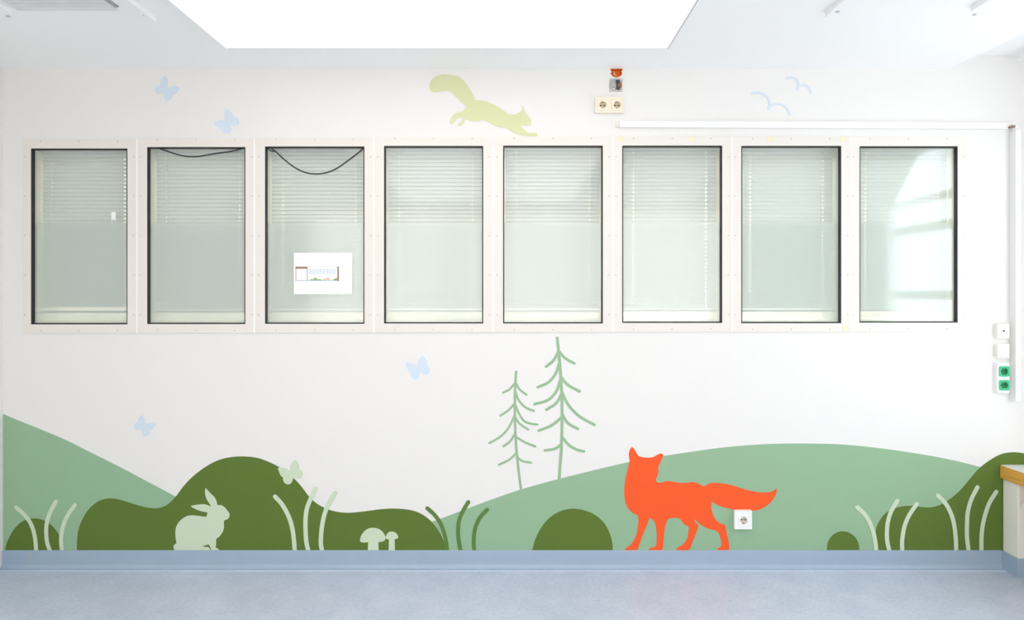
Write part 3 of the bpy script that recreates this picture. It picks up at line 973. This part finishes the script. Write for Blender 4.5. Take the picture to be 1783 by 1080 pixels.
BF = [
    ('pale', 475, 795, [(200, 355), (290, 345), (380, 365), (470, 400), (535, 460, 1), (550, 340), (590, 220), (650, 145), (715, 100, 1), (780, 160), (820, 260), (835, 360), (832, 410, 1), (880, 430), (930, 490), (945, 560), (925, 640), (880, 690), (830, 700), (750, 690), (665, 665, 1), (630, 720), (610, 790), (560, 850), (490, 875), (410, 855), (350, 800), (325, 720), (325, 655, 1), (270, 620), (230, 560), (195, 460), (165, 400), (175, 365)],
     'pale green butterfly painted at the edge of the dark double hill'),
    ('blue', 260, 125, [(500, 140, 1), (555, 220), (580, 320), (575, 420), (560, 490, 1), (650, 475), (750, 455), (850, 450), (930, 490), (915, 560), (860, 640), (780, 715), (730, 740, 1), (710, 800), (670, 870), (600, 905), (530, 895), (480, 830), (455, 740), (465, 660, 1), (390, 680), (300, 690), (215, 680), (185, 600), (190, 530), (230, 470), (290, 430), (345, 415, 1), (355, 330), (390, 230), (440, 170)],
     'pale blue butterfly painted highest on the wall, close to the ceiling'),
    ('blue', 365, 180, [(560, 180, 1), (630, 240), (700, 310), (745, 400), (742, 430, 1), (810, 430), (880, 480), (915, 560), (910, 640), (850, 680), (740, 690), (655, 670, 1), (670, 750), (670, 850), (640, 930), (560, 950), (470, 935), (410, 870), (360, 790, 1), (300, 770), (240, 710), (190, 650), (145, 620), (210, 560), (330, 530), (430, 530), (505, 570, 1), (480, 480), (480, 380), (490, 280), (520, 210)],
     'pale blue butterfly painted just above the second window'),
    ('blue', 695, 610, [(210, 395), (320, 395), (440, 430), (530, 480), (580, 540, 1), (590, 440), (610, 330), (660, 230), (730, 175, 1), (800, 220), (850, 330), (875, 440), (885, 520, 1), (950, 550), (970, 630), (940, 710), (880, 760), (800, 765), (720, 720), (665, 688, 1), (640, 740), (615, 830), (570, 900), (490, 915), (410, 870), (370, 790), (355, 695, 1), (300, 660), (260, 560), (220, 470)],
     'pale blue butterfly painted below the windows, left of the fir trees'),
    ('blue', 220, 715, [(495, 130, 1), (550, 210), (590, 310), (590, 390), (582, 460, 1), (650, 420), (750, 400), (850, 400), (925, 420), (900, 490), (830, 570), (770, 640), (725, 670, 1), (710, 730), (670, 790), (590, 810), (520, 790), (500, 720), (505, 600, 1), (440, 610), (350, 610), (280, 580), (240, 510), (260, 430), (310, 380), (362, 372, 1), (365, 300), (400, 220), (450, 160)],
     'pale blue butterfly painted above the sage slope on the left')]
for (m, ox, oy, pts, lab) in BF:
    painted('butterfly_painting', from_crop(pts, ox, oy, 18), m, 2, lab, 'painted butterfly', group='painted butterflies on the wall')

for (arcs, lab) in (([[(110, 515), (180, 497), (270, 495), (350, 530), (430, 590), (470, 660), (485, 740), (475, 800), (450, 855)], [(480, 795), (540, 752), (630, 735), (720, 742), (790, 780), (850, 840), (885, 900), (897, 965)]], 'larger faint blue bird line painted above the windows'),
                    ([[(820, 195), (900, 185), (990, 190), (1050, 240), (1080, 310), (1075, 370), (1040, 430)], [(1072, 380), (1120, 348), (1200, 340), (1270, 362), (1312, 410), (1345, 505)]], 'smaller faint blue bird line painted nearest the ceiling')):
    b = from_crop([arcs[0][-1]], 1300, 120, 12)[0]
    T = thing('bird_painting', lab, 'painted bird', (at(*b)[0], 0, at(*b)[1]))
    for k, arc in enumerate(arcs):
        stroke('wing', from_crop(arc, 1300, 120, 12), 3.4, 'birdblue', 2 + .2 * k, T)

# ------------------------------------------------------------------ electrics
def plate(x0, x1, z0, z1, y0, y1, rad, wells=()):
    """rounded rectangle slab"""
    q = []
    for (cx, cz, a0) in ((x1 - rad, z1 - rad, 0), (x0 + rad, z1 - rad, 90), (x0 + rad, z0 + rad, 180), (x1 - rad, z0 + rad, 270)):
        for k in range(5):
            a = math.radians(a0 + k * 22.5)
            q.append((cx + rad * math.cos(a), cz + rad * math.sin(a)))
    bm = bmesh.new()
    prism(bm, q, y0, y1, 0, [[(cx + r * math.cos(2 * math.pi * k / 28), cz + r * math.sin(2 * math.pi * k / 28)) for k in range(28)] for cx, cz, r in wells])
    return bm


def socket_insert(T, cx, cz, half, r, yb, yf, depth, m, min_, pin=.0105):
    """square insert with a round earthed well, pin holes and two earth clips"""
    bm = bmesh.new()
    n = 32
    def ring(rr, y):
        return [bm.verts.new((cx + rr * math.cos(2 * math.pi * k / n), y, cz + rr * math.sin(2 * math.pi * k / n))) for k in range(n)]
    def sq(h, y):
        out = []
        for k in range(n):
            a = 2 * math.pi * k / n
            c, s = math.cos(a), math.sin(a)
            p = (abs(c) ** 10 + abs(s) ** 10) ** (-1 / 10)
            out.append(bm.verts.new((cx + h * p * c, y, cz + h * p * s)))
        return out
    loops = [sq(half, yb), sq(half, yf + .001), sq(half - .001, yf), ring(r, yf), ring(r * .96, yf + depth)]
    for a, b in zip(loops, loops[1:]):
        for k in range(n):
            bm.faces.new((a[k], a[(k + 1) % n], b[(k + 1) % n], b[k]))
    ins = obj('socket_insert', bm, m, T)
    bm = bmesh.new()
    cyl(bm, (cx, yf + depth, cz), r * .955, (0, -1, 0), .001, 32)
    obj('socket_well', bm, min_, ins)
    for dx, rr in ((-pin * .9, .0038), (pin * .9, .0038), (0, .0024)):
        bm = bmesh.new()
        cyl(bm, (cx + dx, yf + depth - .001, cz), rr, (0, -1, 0), .0005, 12)
        obj('pin_hole', bm, 'hole', ins)
    for s in (-1, 1):
        bm = bmesh.new()
        box(bm, cx - .0038, cx + .0038, yf + .002, yf + depth - .0005, cz + s * r * .88 - .0022, cz + s * r * .88 + .0022)
        obj('earth_clip', bm, 'brass', ins)


# ivory double socket above the windows
T = thing('double_socket', 'ivory double wall socket under the bare metal switch', 'socket', (*[at(1060, 183)[0]], 0, at(1060, 183)[1]))
(xa, za), (xb, zb) = at(1036.5, 169, -.018), at(1086, 196.5, -.018)
obj('socket_frame', plate(xa, xb, zb, za, 0, -.018, .004, [(*at(px, 182.8, -.019), .0200) for px in (1049.5, 1074.5)]), 'ivory', T, bevel=.0015)
for px in (1049.5, 1074.5):
    x, z = at(px, 182.8, -.019)
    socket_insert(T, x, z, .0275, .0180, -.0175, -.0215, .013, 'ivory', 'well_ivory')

# bare switch mechanism
T = thing('bare_switch', 'bare metal switch mechanism without cover, above the ivory double socket', 'switch', (at(1073, 148)[0], 0, at(1073, 148)[1]))
cw = lambda p: [at(1020 + q[0] / 8, 100 + q[1] / 8, -.004) for q in p]
bm = bmesh.new()
prism(bm, cw([(330, 300), (352, 288), (372, 300), (400, 292), (450, 292), (478, 302), (498, 288), (518, 300), (512, 330), (504, 352), (506, 420), (512, 445), (518, 465), (498, 478), (474, 470), (440, 478), (400, 472), (372, 468), (350, 480), (328, 468), (334, 440), (326, 420), (326, 350), (336, 326)]), 0, -.003)
obj('mounting_plate', bm, 'zinc', T)
bm = bmesh.new()
x, z = at(1020 + 385 / 8, 100 + 385 / 8, -.006); cyl(bm, (x, -.003, z), .0125, (0, -1, 0), .006, 28)
obj('rocker_lever', bm, 'zinc', T, bevel=.001)
bm = bmesh.new()
prism(bm, cw([(415, 318), (470, 312), (482, 350), (452, 372), (446, 400), (482, 424), (470, 452), (420, 448), (428, 385)]), -.003, -.0075)
obj('mechanism', bm, 'dark_metal', T)
bm = bmesh.new()
prism(bm, cw([(455, 385), (502, 350), (500, 378), (482, 390), (502, 400), (498, 420), (470, 412)]), -.003, -.0088)
obj('contact_spring', bm, 'copper', T)
for p in ((345, 310), (500, 308), (346, 460), (498, 462), (390, 442), (455, 335), (478, 398), (425, 462)):
    x, z = at(1020 + p[0] / 8, 100 + p[1] / 8, -.004)
    bm = bmesh.new()
    cyl(bm, (x, -.003, z), .0032, (0, -1, 0), .0022, 12)
    obj('fixing_screw', bm, 'joint', T)

# orange junction box let into the wall
bm = bmesh.new()
o_ = outline(BOXC, 3)
cxm, czm = at(1073.5, 125.5)
def shrink(k, y): return [bm.verts.new((cxm + (at(*p)[0] - cxm) * k, y, czm + (at(*p)[1] - czm) * k)) for p in o_]
lo = [shrink(.995, .030), shrink(.995, -.0015), shrink(.90, -.0015), shrink(.84, .024)]
n = len(o_)
for a, b in zip(lo, lo[1:]):
    for k in range(n):
        bm.faces.new((a[k], a[(k + 1) % n], b[(k + 1) % n], b[k]))
bm.faces.new(lo[-1]); bm.faces.new(lo[0][::-1])
T = thing('junction_box', 'open orange junction box let into the wall under the ceiling', 'junction box', (cxm, 0, czm))
obj('box_shell', bm, 'orange_box', T)
bm = bmesh.new(); tube(bm, [(cxm - .018, .022, czm + .012), (cxm - .016, .008, czm + .004), (cxm - .010, .004, czm - .010), (cxm + .002, .010, czm - .016)], .0022)
obj('wire_end', bm, 'ivory', T, smooth=True)

# white socket below the fox tail
T = thing('wall_socket', 'white single wall socket directly under the fox tail', 'socket', (at(1294, 905)[0], 0, at(1294, 905)[1]))
YS = -.020
(xa, za), (xb, zb) = at(1279, 889.4, YS), at(1309.6, 922, YS)
x, z = at(1295, 906.5, YS)
obj('socket_frame', plate(xa, xb, zb, za, -3 * LAYER, YS, .0025, [(x, z, .0205)]), 'plastic', T, bevel=.0012)
socket_insert(T, x, z, .0275, .0185, YS + .001, YS - .0025, .013, 'plastic', 'well_white')

# outlets beside the vertical trunking
YO = -.026
def outlet_frame(T, py0, py1, m='cream_plastic', wells=()):
    (xa, za), (xb, zb) = at(1737, py0, YO), at(1757.6, py1, YO)
    obj('outlet_frame', plate(xa, xb, zb, za, 0, YO, .003, wells), m, T, bevel=.0015)
    return xa, xb, zb, za
T = thing('antenna_outlet', 'cream aerial outlet with one round hole, topmost beside the vertical trunking', 'outlet', (2.45, 0, at(1745, 577)[1]))
xa, xb, zb, za = outlet_frame(T, 564, 589)
obj('cover_plate', plate(xa + .004, xb - .004, zb + .007, za - .007, YO, YO - .002, .002), 'plastic', T)
bm = bmesh.new(); cyl(bm, ((xa + xb) / 2, YO - .002, (za + zb) / 2), .0065, (0, -1, 0), .0012, 20)
obj('collar', bm, 'ivory', T)
bm = bmesh.new(); cyl(bm, ((xa + xb) / 2 - .001, YO - .0032, (za + zb) / 2), .0048, (0, -1, 0), .0004, 20)
obj('plug_hole', bm, 'hole', T)
T = thing('blind_switch', 'white double rocker switch with small marks, between aerial outlet and green sockets', 'switch', (2.45, 0, at(1745, 611)[1]))
xa, xb, zb, za = outlet_frame(T, 599.5, 623.5)
xm = (xa + xb) / 2
for (u, v_) in ((xa + .004, xm - .0006), (xm + .0006, xb - .004)):
    rk = obj('rocker', plate(u, v_, zb + .007, za - .007, YO, YO - .003, .001), 'plastic', T)
    bm = bmesh.new()
    uc = (u + v_) / 2
    zc = (za + zb) / 2
    prism(bm, [(uc - .005, zc + .011), (uc + .005, zc + .011), (uc, zc + .016)], YO - .003, YO - .0034)
    box(bm, uc - .001, uc + .001, YO - .0034, YO - .003, zc - .006, zc + .010)
    obj('arrow_mark', bm, 'ink_grey', rk)
T = thing('green_double_socket', 'white-framed double socket with two green inserts, lowest beside the vertical trunking', 'socket', (2.45, 0, at(1745, 658)[1]))
xa, xb, zb, za = outlet_frame(T, 632, 684, 'plastic', [(*at(1748.3, py, YO), .0200) for py in (647, 671)])
for py in (647, 671):
    x, z = at(1748.3, py, YO)
    socket_insert(T, x, z, .0265, .0180, YO + .001, YO - .003, .013, 'green', 'green_in')

# trunking
T = thing('horizontal_trunking', 'long white cable trunking running level above the windows to the corner', 'cable trunking', (1.6, 0, at(1400, 217)[1]))
bm = bmesh.new()
dq = .018
a0, a1 = at(1079, 210.3, -dq), at(1079, 221.6, -dq)
b0, b1 = at(1768, 213, -dq), at(1768, 224.6, -dq)
prism(bm, [a1, b1, b0, a0], 0, -dq)
obj('trunking_lid', bm, 'trunk', T, bevel=.0015)
a0, a1 = at(1072, 212, -.008), at(1079, 221, -.008)
obj('end_cap', bxm(a0[0], a1[0] - .0008, -.008, 0, a1[1], a0[1]), 'panel', T)['label'] = 'beige end stub'
T = thing('vertical_trunking', 'deep white cable trunking dropping down the right corner past the outlets', 'cable trunking', (2.52, 0, .85))
dv = .045
XT0 = (1757.5 - VX) / S
XT1 = at(1778.3, 0, -dv)[0]
obj('trunking_lid', bxm(XT0, XT1, -dv, -.0005, at(0, 699, -dv)[1], at(0, 226, -dv)[1]), 'trunk', T, bevel=.0015)
T = thing('cable_stub', 'short brown cable end in a pale clip on top of the vertical trunking', 'cable stub', (2.52, -.02, at(1768, 220)[1]))
x, z = at(1766.5, 219.5, -.05)
bm = bmesh.new(); tube(bm, [(x - .004, -.020, z), (x - .003, -.038, z + .001), (x + .000, -.050, z - .002)], .0065, 12)
obj('cable_end', bm, 'brown', T, smooth=True)
bm = bmesh.new(); box(bm, x + .005, x + .019, -.050, -.020, z - .010, z + .008)
obj('clip', bm, 'cream_plastic', T, bevel=.002)

# ------------------------------------------------------------------ ceiling
def onc(px, py, zc=ZC):
    """point of the ceiling seen at a photo pixel"""
    d = (zc - EYE) * F / (VY - py)
    return ((px - VX) / F * d, d - D)

T = thing('ceiling_light', 'large glowing rectangular light panel in the middle of the ceiling', 'ceiling light', (-.32, -1.6, ZC))
lx0, lx1 = -1.337, .694
ly0, ly1 = onc(900, 79.6)[1], -4.9
obj('diffuser', bxm(lx0, lx1, ly1, ly0, ZC - .010, ZC - .001), 'diffuser', T)
bm = bmesh.new()
box(bm, lx0 - .040, lx0 - .003, ly1 - .03, ly0 + .006, ZC - .014, ZC)
box(bm, lx1 + .006, lx1 + .012, ly1 - .03, ly0 + .006, ZC - .008, ZC)
box(bm, lx0 - .003, lx1 + .006, ly0 + .001, ly0 + .006, ZC - .011, ZC)
box(bm, lx0 - .003, lx1 + .006, ly1 - .03, ly1 - .001, ZC - .012, ZC)
obj('light_frame', bm, 'trim', T, bevel=.001)
obj('edge_strip', bxm(lx1 + .0005, lx1 + .006, ly1, ly0, ZC - .014, ZC), 'grey_trim', T)

for (xx, yy, dot, lab) in ((-1.50, onc(270, 30)[1], (252, 26), 'white ceiling rail nearest the left edge of the light panel'),
                      (-2.036, onc(17, 15)[1], (14, 28), 'white ceiling rail nearest the left wall, beside the grille'),
                      (1.262, onc(1441, 22)[1], (1458, 20), 'white ceiling rail nearest the right edge of the light panel'),
                      (1.818, onc(1693, 12)[1], (1697, 25), 'white ceiling rail nearest the daylight side')):
    T = thing('ceiling_rail', lab, 'ceiling rail', (xx, yy, ZC), 'short rails fixed under the ceiling')
    obj('rail_profile', bxm(xx - .008, xx + .008, yy - 1.6, yy, ZC - .020, ZC), 'trim', T, bevel=.001)
    bm = bmesh.new()
    cyl(bm, (*onc(*dot), ZC), .008, (0, 0, -1), .003, 16)
    obj('screw_cap', bm, 'grey_trim', T)

T = thing('ceiling_grille', 'pale ventilation grille in the ceiling near the left wall', 'vent', (-1.8, -1.1, ZC))
vx0, vx1 = -2.0, -1.60
vy0, vy1 = -.745, -1.7
bm = bmesh.new()
for q in ((vx0, vx1, vy0 - .012, vy0), (vx0, vx1, vy1, vy1 + .012), (vx0, vx0 + .012, vy1 + .012, vy0 - .012)):
    box(bm, *q, ZC - .010, ZC)
obj('grille_frame', bm, 'vent', T)
bm = bmesh.new()
y = vy0 - .030
while y > vy1 + .03:
    box(bm, vx0 + .012, vx1, y - .027, y, ZC - .008, ZC)
    y -= .034
obj('grille_slat', bm, 'vent', T)
obj('side_slot', bxm(vx1, vx1 + .016, vy1, vy0 - .02, ZC - .006, ZC), 'slot', T)['label'] = 'dark slot along one side'

# curtain rail under the raised ceiling strip
T = thing('curtain_rail', 'white round curtain rail end near the ceiling in the right corner', 'curtain rail', (2.51, -.04, 2.57))
x, z = at(1774, 103.5, -.05)
bm = bmesh.new()
cyl(bm, (x, -.05, z), .0125, (0, -1, 0), 4.8, 24)
cyl(bm, (x, -.05, z), .0125, (0, 1, 0), .006, 24, .008)
obj('rod', bm, 'plastic', T, smooth=False)
for y in (-1.0, -2.6, -4.4):
    bm = bmesh.new()
    box(bm, x - .008, x + .008, y - .01, y + .01, z + .009, ZC2)
    obj('rail_bracket', bm, 'trim', T)
